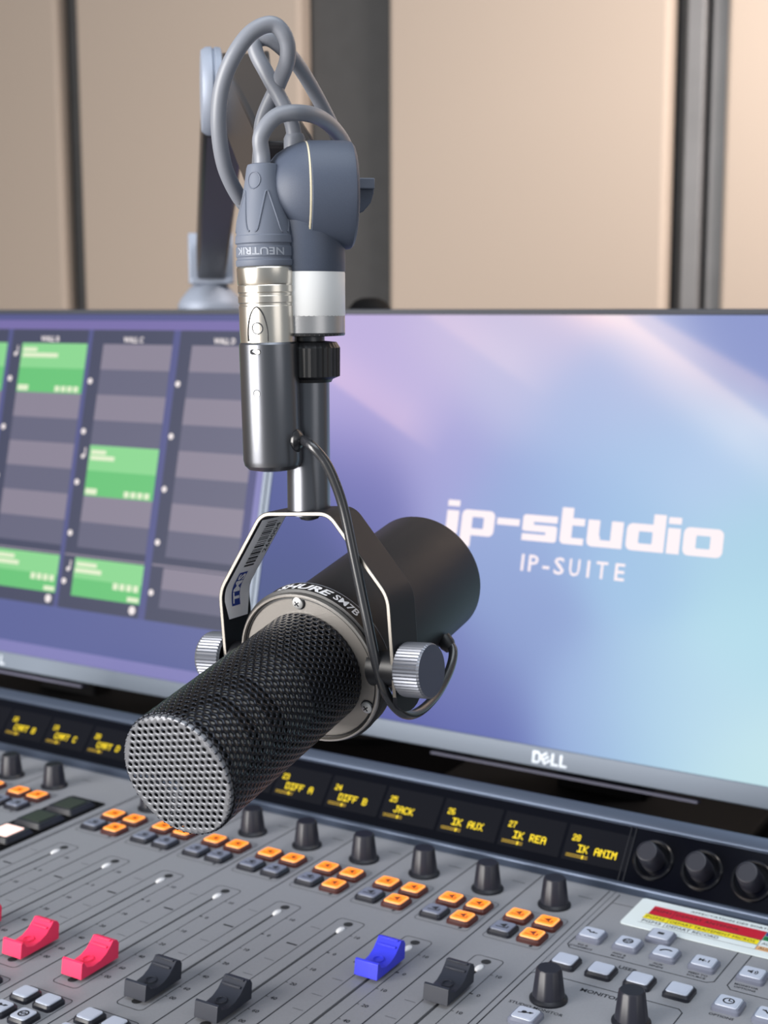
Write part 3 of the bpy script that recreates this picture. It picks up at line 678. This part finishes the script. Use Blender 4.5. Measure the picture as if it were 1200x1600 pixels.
# perforated cage
mb = MB(); RG = 23.95; LG = 91.3
N = 51; pc = 2*math.pi*RG/N; rowp = pc*.866; rows = int((LG-1.5)/rowp); R0 = pc/math.sqrt(3); HR = .30*pc
vs = []; fs = []; idx = {}
def addv(p):
    k = (round(p.x*50), round(p.y*50), round(p.z*50))
    if k not in idx: idx[k] = len(vs); vs.append(p)
    return idx[k]
def cyl(x, y): 
    t = x/RG; return c0-ma*(LG-.8-y)+(mh*math.cos(t)+mw*math.sin(t))*RG
def hexb(cx, cy):
    out = []
    cor = [(cx+R0*math.cos(math.radians(30+60*k)), cy+R0*math.sin(math.radians(30+60*k))) for k in range(6)]
    for k in range(6):
        a, b = cor[k], cor[(k+1) % 6]; out += [a, ((a[0]+b[0])/2, (a[1]+b[1])/2)]
    return out
for j in range(rows):
    cy = 1.2+rowp*(j+.4)
    for i in range(N):
        cx = (i+.5*(j % 2))*pc; hb = hexb(cx, cy)
        ob = [addv(cyl(x % (2*math.pi*RG) if abs(x % (2*math.pi*RG)-2*math.pi*RG) > .01 else 0, y)) for x, y in hb]
        hv = []
        for k in range(12):
            a = math.radians(30+30*k); vs.append(cyl(cx+HR*math.cos(a), cy+HR*math.sin(a))); hv.append(len(vs)-1)
        for k in range(12): fs.append((ob[k], ob[(k+1) % 12], hv[(k+1) % 12], hv[k]))
mb.add(vs, fs, 'grille')
vs = []; fs = []; idx = {}
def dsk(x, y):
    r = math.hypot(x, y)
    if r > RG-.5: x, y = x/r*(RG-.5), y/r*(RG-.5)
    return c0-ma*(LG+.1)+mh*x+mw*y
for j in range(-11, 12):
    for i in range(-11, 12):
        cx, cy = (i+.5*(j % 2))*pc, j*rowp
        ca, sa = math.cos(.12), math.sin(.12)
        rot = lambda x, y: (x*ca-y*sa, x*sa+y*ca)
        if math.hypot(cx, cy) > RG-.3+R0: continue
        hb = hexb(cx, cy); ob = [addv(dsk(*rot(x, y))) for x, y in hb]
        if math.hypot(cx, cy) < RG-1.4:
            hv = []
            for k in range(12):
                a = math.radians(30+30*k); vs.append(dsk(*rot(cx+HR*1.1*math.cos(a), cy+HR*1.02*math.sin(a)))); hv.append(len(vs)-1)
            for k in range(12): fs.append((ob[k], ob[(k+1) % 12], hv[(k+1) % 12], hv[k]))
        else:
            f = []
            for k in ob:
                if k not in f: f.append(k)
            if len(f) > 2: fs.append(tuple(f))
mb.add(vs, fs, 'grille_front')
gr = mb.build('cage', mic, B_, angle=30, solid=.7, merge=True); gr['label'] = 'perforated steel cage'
# scalloped edge of the cage and its rear hem
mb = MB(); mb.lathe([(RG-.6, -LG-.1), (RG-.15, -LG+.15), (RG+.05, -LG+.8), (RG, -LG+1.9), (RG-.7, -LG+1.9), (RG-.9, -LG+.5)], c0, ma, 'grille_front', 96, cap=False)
for k in range(N):
    t = 2*math.pi*k/N; p = c0-ma*(LG-.5)+(mh*math.cos(t)+mw*math.sin(t))*(RG-.35); mb.lathe([(.01, -.75), (.55, -.5), (.75, 0), (.55, .5), (.01, .75)], p, ma, 'grille', 8, cap=False)
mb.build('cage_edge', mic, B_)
mb = MB(); mb.lathe([(RG+.1, -3.6), (RG+.35, -3.2), (RG+.35, -1.2)], c0, ma, 'mic_dark', 72, cap=False); mb.build('cage_hem', mic, B_)
mb = MB()
mb.lathe([(18, -1), (18, -22), (18.5, -22.4), (18.5, -27), (18, -27.4), (17.5, -58), (15, -62), (15, -80), (10, -83), (.01, -83)], c0, ma, 'foam', 40, cap=False)
mb.lathe([(18.4, -28), (18.4, -47)], c0, ma, 'capsule', 40, cap=False); mb.lathe([(18.2, -56), (18.2, -62)], c0, ma, 'capsule', 40, cap=False)
mb.lathe([(15.2, -66), (15.2, -78)], c0, ma, 'capsule', 40, cap=False)
mb.build('capsule', mic, B_)
# yoke
def yp(s, h, w_): return PV+ya*s+mh*h+wa*w_
S0, S1, TH = -2.6, 16.6, 1.9
key = [(-42.6, -9), (-42.6, 31.5), (-17.2, 65.0), (17.0, 65.0), (42.6, 31.5), (42.6, -9)]
def rounded(pts, r, n=6):
    out = [pts[0]]
    for a, b, c in zip(pts[:-2], pts[1:-1], pts[2:]):
        a_, b_, c_ = V(a[0], a[1], 0), V(*b, 0), V(*c, 0); p, q = b_+(a_-b_).normalized()*r, b_+(c_-b_).normalized()*r
        for k in range(n+1):
            t = k/n; z = p*(1-t)**2+b_*2*t*(1-t)+q*t*t; out.append((z.x, z.y))
    return out+[pts[-1]]
oc = rounded(key, 5); n = len(oc); ic = []
for i in range(n):
    a = V(*oc[max(i-1, 0)], 0); b = V(*oc[min(i+1, n-1)], 0); t = (b-a).normalized(); nn = V(t.y, -t.x, 0); ic.append((oc[i][0]+nn.x*TH, oc[i][1]+nn.y*TH))
mb = MB()
for i in range(n-1):
    A = [yp(s, *p) for s in (S0, S1) for p in (oc[i], oc[i+1], ic[i+1], ic[i])]
    mb.add(A, [(4, 5, 1, 0), (3, 2, 6, 7), (7, 6, 5, 4)], 'yoke_dark'); mb.add(A, [(0, 1, 2, 3)], 'yoke_edge')
    k = V(0, 0, 0)

for i in (0, n-1): mb.poly([yp(S0, *oc[i]), yp(S0, *ic[i]), yp(S1, *ic[i]), yp(S1, *oc[i])], 'yoke_dark')
for sgn in (-1, 1):    # rounded lower ends of the arms
    x = sgn*42.6; x2 = x-sgn*TH; cs = (S0+S1)/2; rr = (S1-S0)/2; pts = [(cs+rr*math.cos(math.pi+math.pi*k/10), -9+.75*rr*math.sin(math.pi+math.pi*k/10)) for k in range(11)]
    a = [yp(s, x, w_) for s, w_ in pts]; b = [yp(s, x2, w_) for s, w_ in pts]
    m_ = len(pts); mb.add(a+b, [tuple(range(m_)), tuple(range(m_, 2*m_))[::-1]]+[(i, i+1, m_+i+1, m_+i) for i in range(m_-1)], 'yoke_dark')
yk = mb.build('yoke', mic, B_, bevel=.35, merge=True)
# asset sticker inside the yoke's left arm
def arm_pt(i0, i1, t, s, off):
    a, b = V(*key[i0], 0), V(*key[i1], 0); t_ = (b-a).normalized(); nn = V(t_.y, -t_.x, 0)
    p = a+t_*t+nn*(TH+off); return yp(s, p.x, p.y)
mb = MB(); l1 = math.hypot(25.4, 33.5); lv = 40.5
path = [(-42.6, 17), (-42.6, 31.5), (-17.2, 65.0)]
pc_ = rounded([(-42.6, 18.5), (-42.6, 31.5), (-18.8, 62.9)], 5, 6); n = len(pc_); ip = []
for i in range(n):
    a = V(*pc_[max(i-1, 0)], 0); b = V(*pc_[min(i+1, n-1)], 0); t = (b-a).normalized(); nn = V(t.y, -t.x, 0); ip.append((pc_[i][0]+nn.x*(TH+.25), pc_[i][1]+nn.y*(TH+.25)))
sa, sb = S0+1.3, S1-1.0
LEN = [0]
for a, b in zip(ip[:-1], ip[1:]): LEN.append(LEN[-1]+math.hypot(b[0]-a[0], b[1]-a[1]))
TOT = LEN[-1]
def stk(x, y, off=0.0):      # x along the strap from the lower end, y across it from the front edge
    x = max(0, min(TOT-1e-4, x)); i = max(k for k in range(n-1) if LEN[k] <= x); t = (x-LEN[i])/(LEN[i+1]-LEN[i])
    h = ip[i][0]+(ip[i+1][0]-ip[i][0])*t; w_ = ip[i][1]+(ip[i+1][1]-ip[i][1])*t
    a, b = V(*ip[i], 0), V(*ip[i+1], 0); tt = (b-a).normalized(); return yp(sa+y, h+tt.y*off, w_-tt.x*off)
WD = sb-sa
for i in range(n-1):
    y0, y1 = 0, WD
    if i == 0:
        mb.poly([stk(.0, 2), stk(LEN[1], 0), stk(LEN[1], WD), stk(0, WD-2)], 'sticker')
    else: mb.poly([stk(LEN[i], y0), stk(LEN[i+1]-1e-3, y0), stk(LEN[i+1]-1e-3, y1), stk(LEN[i], y1)], 'sticker')
def sq(x0, y0, x1, y1, m, off=.12):
    k = max(1, int((x1-x0)/1.5))
    for j in range(k):
        a, b = x0+(x1-x0)*j/k, x0+(x1-x0)*(j+1)/k; mb.poly([stk(a, y0, off), stk(b, y0, off), stk(b, y1, off), stk(a, y1, off)], m)
x = 24.5
rb = random.Random(11)
while x < 48.5:
    wd = rb.choice((.4, .4, .7, 1.0)); sq(x, 5.0, x+wd, 11.8, 'st_ink'); x += wd+rb.choice((.4, .5, .8))
sq(5.2, 4.6, 21.4, 10.2, 'st_blue')
mb.text('TMS', None, None, None, 4.2, 'sticker', 'L', .03, 14.4, fn=lambda a, b: stk(6.2+a, 9.6-b, .2))
mb.text('268004', None, None, None, 2.6, 'st_ink', 'L', 0, 16, fn=lambda a, b: stk(31+a, 15.6-b, .15))
mb.text('labo', None, None, None, 1.3, 'st_blue', 'L', 0, 5, fn=lambda a, b: stk(15.5+a, 12.2-b, .15)) if False else None
st = mb.build('asset_sticker', yk, B_); st['label'] = 'white barcode sticker'
# yoke screw under the top bar, side knobs
mb = MB(); p = yp(7, .7, 65.0-TH); mb.lathe([(4.6, .5), (4.6, -.8), (3.6, -2.2), (1.6, -2.8), (.01, -2.8)], p, wa, 'yoke', 24); mb.build('yoke_screw', mic, B_)
for sgn, r_ in ((1, 'r'), (-1, 'l')):
    mb = MB(); nn = 96; O = yp(4.2, sgn*43, 1.0); ax = mh*sgn; e1 = ya; e2 = ax.cross(e1); vs = []; fs = []
    prof = [(9.5, 0), (10.8, .8), (11, 1.6), (11, 11.6), (10.4, 12.6)]
    for j, (r, z) in enumerate(prof):
        for i in range(nn):
            a = 2*math.pi*i/nn; rr = r-(.42 if (i % 2 and j in (1, 2, 3)) else 0); vs.append(O+ax*z+(e1*math.cos(a)+e2*math.sin(a))*rr)
    for j in range(len(prof)-1):
        for i in range(nn): fs.append((j*nn+i, j*nn+(i+1) % nn, (j+1)*nn+(i+1) % nn, (j+1)*nn+i))
    mb.add(vs, fs, 'knurl'); mb.add([vs[4*nn+i] for i in range(nn)], [tuple(range(nn))], 'knob_face')
    mb.build('side_knob', mic, B_, angle=20)
    mb = MB(); mb.lathe([(7.5, -14), (7.5, -1)], yp(4.2, sgn*43, 1.0), mh*sgn, 'mic_dark', 28); mb.build('pivot_boss', mic, B_)

# mount tube, nut and switch box above the yoke
AX = V(-31.4, -181.5, 0)
mb = MB(); mb.lathe([(8.8, 232.2), (8.8, 288.5)], AX, KZ, 'box', 44); mb.build('mount_tube', mic, B_)
mb = MB(); nn = 72; vs = []; fs = []; prof = [(9.6, 286.2), (10.2, 287.4), (13.1, 288.6), (13.2, 300), (11.8, 302.2), (8, 302.6)]
for j, (r, z) in enumerate(prof):
    for i in range(nn):
        a = 2*math.pi*i/nn; rr = r-(.4 if i % 2 and j in (2, 3) else 0); vs.append(AX+V(rr*math.cos(a), rr*math.sin(a), z))
for j in range(len(prof)-1):
    for i in range(nn): fs.append((j*nn+i, j*nn+(i+1) % nn, (j+1)*nn+(i+1) % nn, (j+1)*nn+i))
mb.add(vs, fs+[tuple(range(nn))], 'mic_dark'); nt_ = mb.build('mount_nut', mic, B_, angle=20); nt_['label'] = 'black ridged mount nut'
XA = V(-.018, -.011, 1).normalized(); XB = V(-37.9, -197.2, 251.3)
def xp(z): return XB+XA*(z-251.3)
mb = MB(); mb.lathe([(.01, 0), (6, .1), (9.6, .8), (11.2, 2.4), (11.7, 4.6), (11.7, 50.4), (11.2, 51.2), (9, 51.2)], XB, XA, 'box', 56)
sp_ = XB+XA*24; mb.box((sp_+AX+V(0, 0, sp_.z))/2, (5, 14, 40), 'box', V(.93, -.37, 0).normalized(), V(.37, .93, 0).normalized(), KZ)
vd = (V(287, -645, 0)-V(-38, -197, 0)).normalized(); vl = V(-vd.y, vd.x, 0)*-1
def onbox(a, z, r): t = math.radians(a); return XB+XA*z+(vd*math.cos(t)+vl*math.sin(t))*r
sb_ = mb.build('connector_housing', mic, B_, angle=30)
mb = MB(); pts = rrect(-2.3, -1.0, 2.3, 1.0, .95)
mb.add([onbox(27+x/11.8*57.3, 47.6+y, 11.82) for x, y in pts], [tuple(range(len(pts)))], 'slot')
pts = rrect(-.2, -.75, 2.0, .75, .7); mb.add([onbox(27-x/11.8*57.3, 47.6+y, 11.9) for x, y in pts], [tuple(range(len(pts)))], 'nickel')
mb.build('slide_switch', sb_, B_)
mb = MB(); pts = [(1.5*math.cos(t*.5), 1.5*math.sin(t*.5)) for t in range(13)]
mb.add([onbox(27+x/11.8*57.3, 31.5+y, 11.82) for x, y in pts], [tuple(range(13))], 'ink'); mb.add([onbox(26.2+.8*x/11.8*57.3, 31.4+.85*y, 11.9) for x, y in pts], [tuple(range(13))], 'chrome')
mb.build('housing_screw', sb_, B_)
# thin lead from the housing down into the body
g0 = onbox(-62, 12.5, 11.2); gd = (vd*math.cos(math.radians(-62))+vl*math.sin(math.radians(-62)))
lead = [tuple(g0), tuple(g0+gd*3), (-17.5, -199.6, 262.4), (-12.4, -198.4, 257.0), (-9.2, -196.5, 249.5), (-6.2, -194.3, 238.0), (-2.3, -193.0, 218.8), (2.4, -191.7, 195.9), (6.9, -190.4, 174.1), (9.9, -187.1, 161.9), (11.5, -178.1, 153.3), (11.1, -164.6, 150.6), (9.2, -146.4, 153.2), (6.7, -130.1, 160.3), (3.5, -121.5, 166.6), (-1.5, -119.7, 169.5), (-5, -119, 172)]
mb = MB(); mb.tube(smooth_path(lead, 8), 2.05, 'thin', 14); mb.lathe([(4.6, -.6), (4.6, .6), (3.4, 1.6), (2.4, 2.2)], g0, gd, 'thin', 24)
mb.lathe([(3.6, -2), (3.6, 1.5), (2.6, 4)], V(-1.0, -119.9, 169.2), V(.55, -.15, -.5), 'mic_dark', 20)
mb.build('microphone_lead', mic, B_)

# ------------------------------------------------------------------ connector and cable
xb = tuple(xp(303))
xc = thing('microphone_cable', xb, 'grey looped cable whose silver plug sits on the microphone housing', 'cable')
mb = MB(); mb.lathe([(10.4, -1.2), (11.1, -.8), (11.25, 3), (11.25, 13.5), (11.0, 13.8), (11.0, 14.6), (11.35, 15), (11.35, 17.4), (11.0, 17.8), (11.0, 18.6), (11.4, 19), (11.4, 21.4), (11.1, 21.8), (11.4, 22.4), (11.6, 28.2), (10.8, 29.4)], V(xb), XA, 'nickel', 56)
sh_ = mb.build('plug_shell', xc, xb, angle=25)
mb = MB()
def onshell(a, z, r): t = math.radians(a); return V(xb)+XA*z+(vd*math.cos(t)+vl*math.sin(t))*r
arch = [(-4.2, 0), (-4.1, 5), (-2.6, 10.5), (0, 13.2), (2.6, 10.5), (4.1, 5), (4.2, 0)]
p = smooth_path([onshell(22+x/11.4*57.3, y, 11.32) for x, y in arch], 5); mb.tube(p, .28, 'yoke', 6)
pts = [(2.2*math.cos(t*.5), 5+2.2*math.sin(t*.5)) for t in range(13)]
mb.tube([onshell(22+x/11.4*57.3, y, 11.35) for x, y in pts[:-1]], .25, 'yoke', 6, closed=True)
mb.build('latch', sh_, xb)
mb = MB(); bp = [(11.4, 29), (11.7, 29.6), (11.7, 31.2), (11.2, 31.6), (11.2, 32.4), (11.5, 32.8), (11.5, 36.2), (11.1, 36.6), (11.1, 37.4), (11.7, 37.9), (11.5, 40.6), (11.2, 40.9), (10.6, 46), (9.4, 51), (8.2, 56), (7.0, 62), (6.3, 66.5), (5.8, 67.8), (4.6, 68.2)]
mb.lathe(bp, V(xb), XA, 'boot', 56)
def rb_(z):
    for (r0, z0), (r1, z1) in zip(bp[:-1], bp[1:]):
        if z0 <= z <= z1: return r0+(r1-r0)*(z-z0)/max(1e-6, z1-z0)
    return 6
for a0 in (-10, 62, 134, 206, 278):   # petal ridges
    q = smooth_path([(-30, 42, 0), (-24, 43.2, 0), (-14, 51, 0), (-5, 56.5, 0), (0, 57.4, 0), (5, 56.5, 0), (14, 51, 0), (24, 43.2, 0), (30, 42, 0)], 5)
    mb.tube([onshell(a0+p.x, p.y, rb_(p.y)-.02) for p in q], .42, 'boot', 6)
q = [(2.7*math.cos(t*.42), 61.5+3.2*math.sin(t*.42)) for t in range(15)]
mb.tube([onshell(30+x/rb_(y)*57.3, y, rb_(y)) for x, y in q], .28, 'boot', 6, closed=True)
mb.text('NEUTRIK', None, None, None, 2.7, 'boot_hi', 'C', .02, 21, fn=lambda a, b: onshell(14+a/11.5*57.3, 35.9-b, 11.62))
mb.build('rubber_boot', xc, xb, angle=30)
pA = [(-59.3, -187.8, 359.6), (-59.0, -197.6, 370.8), (-56.6, -204.2, 385.2), (-53.0, -206.8, 399.1), (-47.5, -206.2, 410.6), (-41.6, -202.2, 419.8), (-35.7, -196.8, 423.1), (-32.2, -193.1, 418.6), (-33.9, -189.5, 411.3), (-42.1, -184.0, 403.6), (-50.0, -184.0, 390.1), (-52.9, -182.2, 377.9), (-57, -179, 364), (-60, -180, 357)]
pC = [(-46.3, -128.9, 380), (-49.1, -136.9, 394.2), (-48.2, -149.7, 404.7), (-45.2, -164.2, 411.9), (-44.0, -174.8, 416.4), (-47, -182.5, 420.9), (-51, -185.8, 420.4), (-50.6, -187.4, 415.7), (-45.8, -186.1, 406.5), (-40.2, -183.7, 395.2), (-38.4, -180.5, 388.0), (-38.2, -178, 377)]
tp = xp(371); pD = [tuple(tp-XA*4), (tp.x, tp.y, tp.z+3), (-39.6, -199.7, 381.5), (-35.4, -195.6, 388.9), (-30.3, -187.5, 391.0), (-30.5, -171.5, 390.6), (-36.5, -149.2, 386.6), (-42.6, -132.5, 380), (-46, -127, 374)]
mb = MB()
mb.tube(smooth_path(pA, 8, closed=True), 3.15, 'cord', 16, closed=True); mb.tube(smooth_path(pC, 8), 3.05, 'cord', 16); mb.tube(smooth_path(pD, 8), 3.2, 'cord', 16)
mb.lathe([(4.4, 0), (4.4, 5), (3.4, 7)], V(-38.3, -179, 377.5), KZ, 'cord', 20)
mb.build('cord', xc, xb)

# ------------------------------------------------------------------ boom arm
ab = (-455, 296, DZ)
arm = thing('boom_arm', ab, 'black and slate jointed boom arm rising from behind the monitors to hold the microphone', 'microphone arm')
JA = V(.759, .651, 0); JB = V(-.651, .759, 0)
K = V(-31.4, -181.5, 360)
mb = MB(); mb.lathe([(7, 300.5), (7, 304.4), (15, 304.8), (15.3, 305.4), (15.3, 306)], AX, KZ, 'yoke', 44)
mb.build('thread', arm, ab)
mb = MB(); nn = 96; vs = []; fs = []
for j in range(9):
    for i in range(nn):
        a = 2*math.pi*(i+.5*(j % 2))/nn; rr = 15.25-(.28 if (i+j) % 2 else 0); vs.append(AX+V(rr*math.cos(a), rr*math.sin(a), 305.2+j*.95))
for j in range(8):
    for i in range(nn): fs.append((j*nn+i, j*nn+(i+1) % nn, (j+1)*nn+(i+1) % nn, (j+1)*nn+i))
mb.add(vs, fs, 'knurl_bright'); rg = mb.build('knurled_ring', arm, ab, angle=5); rg['label'] = 'silver knurled ring'
mb = MB(); mb.lathe([(15.1, 312.6), (15.35, 313), (15.35, 329.4), (15.2, 330)], AX, KZ, 'whitering', 56); o = mb.build('light_ring', arm, ab); o['label'] = 'white translucent ring'
mb = MB(); mb.lathe([(15.3, 330), (15.5, 330.6), (15.5, 350), (14, 356)], AX, KZ, 'armjoint', 56); mb.build('collar', arm, ab)
mb = MB(); mb.lathe([(.01, -16.2), (7, -16), (11.5, -14.6), (15, -11.6), (17.6, -7.5), (19.4, -3), (20, -.5)], K+V(0, 0, .8), JA, 'armjoint', 56); o = mb.build('knuckle_dome', arm, ab)
mb = MB(); mb.lathe([(20.2, -.55), (20.9, -.5), (20.9, .1), (20.2, .15)], K, JA, 'seam', 64, cap=False); mb.build('knuckle_seam', arm, ab)
mb = MB(); mb.lathe([(20.6, .1), (21.2, .6), (21.3, 15), (20.9, 17.6), (19.9, 18.6), (18.6, 19.0), (.01, 19.2)], K, JA, 'armjoint', 64); kn = mb.build('knuckle', arm, ab)
mb = MB(); wg = [(0, 5.0), (7.4, 5.0), (8.0, 4.4), (7.9, 0), (6.6, -4), (3.6, -7.4), (0, -9)]
mb.prism(wg, K+JA*18.8+V(0, 0, 1.0), JA, KZ, JB, -4.2, 4.2, 'armjoint'); mb.box(K+JA*22.7+V(0, 0, 4.4), (8.0, 13, 4.2), 'boot', JA, JB, KZ)
mb.build('wing_screw', kn, ab, bevel=.8)
EL = V(-188, -14, 433); KL = K-JA*5+JB*14+V(0, 0, 4)
dv = (EL-KL).normalized(); dn = JA.cross(dv).normalized()
mb = MB(); L_ = (EL-KL).length
mb.box((EL+KL)/2+dv*11, (23, L_+20, 36), 'arm', JA, dv, dn); mb.build('upper_arm', arm, ab, bevel=2.5)
mb = MB(); mb.lathe([(20, 11), (23.2, 12), (23.4, 15), (22.6, 15.6), (22.6, 16.4), (23.4, 17), (23.2, 20), (21.5, 22.5), (.01, 22.8)], EL, -JA, 'silver', 56); mb.build('elbow_disc', arm, ab)
mb = MB(); mb.lathe([(20, 11), (22, 12), (22, 14), (.01, 14.5)], EL, JA, 'arm', 40); mb.build('elbow_disc', arm, ab)
A0 = V(-458, 296, 352); A1 = EL-JA*9+(V(-458, 296, 352)-EL).normalized()*30; dv = (A1-A0).normalized(); dn = JA.cross(dv).normalized()
mb = MB(); mb.box((A0+A1)/2, (24, (A1-A0).length, 30), 'arm', JA, dv, dn); mb.build('lower_arm', arm, ab, bevel=2.5)
mb = MB()
for s_ in (-1, 1): mb.prism([(-14, -16), (14, -16), (12, 14), (6, 26), (-6, 26), (-12, 14)], A0+JA*(15*s_), JB, KZ, JA, -3.5, 3.5, 'silver')
mb.box(A0+V(0, 0, -14), (34, 30, 5), 'silver', JA, JB, KZ)
mb.build('fork', arm, ab, bevel=1)
mb = MB(); mb.lathe([(5, 341), (10, 339), (18, 331.5), (25, 323), (27.5, 318), (27.5, 305), (24, 300)], V(-459, 296, 0), KZ, 'silver', 48); mb.build('base_cone', arm, ab)
mb = MB(); mb.lathe([(17, DZ+8), (17, 301)], V(-455, 296, 0), KZ, 'black_soft', 32); mb.lathe([(60, DZ+.2), (60, DZ+7), (56, DZ+9)], V(-455, 296, 0), KZ, 'black_soft', 40); mb.build('base_post', arm, ab)

# ------------------------------------------------------------------ round-topped pole behind the right monitor
pb = (-329, 344, DZ)
po = thing('monitor_pole', pb, 'round black pole top peeping over the monitors beside the dark wall panel', 'pole')
mb = MB(); mb.lathe([(18, DZ+6), (18, 298)], V(-329, 344, 0), KZ, 'black_soft', 32); mb.lathe([(45, DZ+.2), (45, DZ+6), (40, DZ+8)], V(-329, 344, 0), KZ, 'black_soft', 36); mb.build('post', po, pb)
mb = MB(); mb.lathe([(19, 296), (19.6, 308), (18, 315), (13, 321), (7, 323.6), (.01, 324)], V(-329, 344, 0), KZ, 'black_soft', 36); mb.build('round_cap', po, pb)
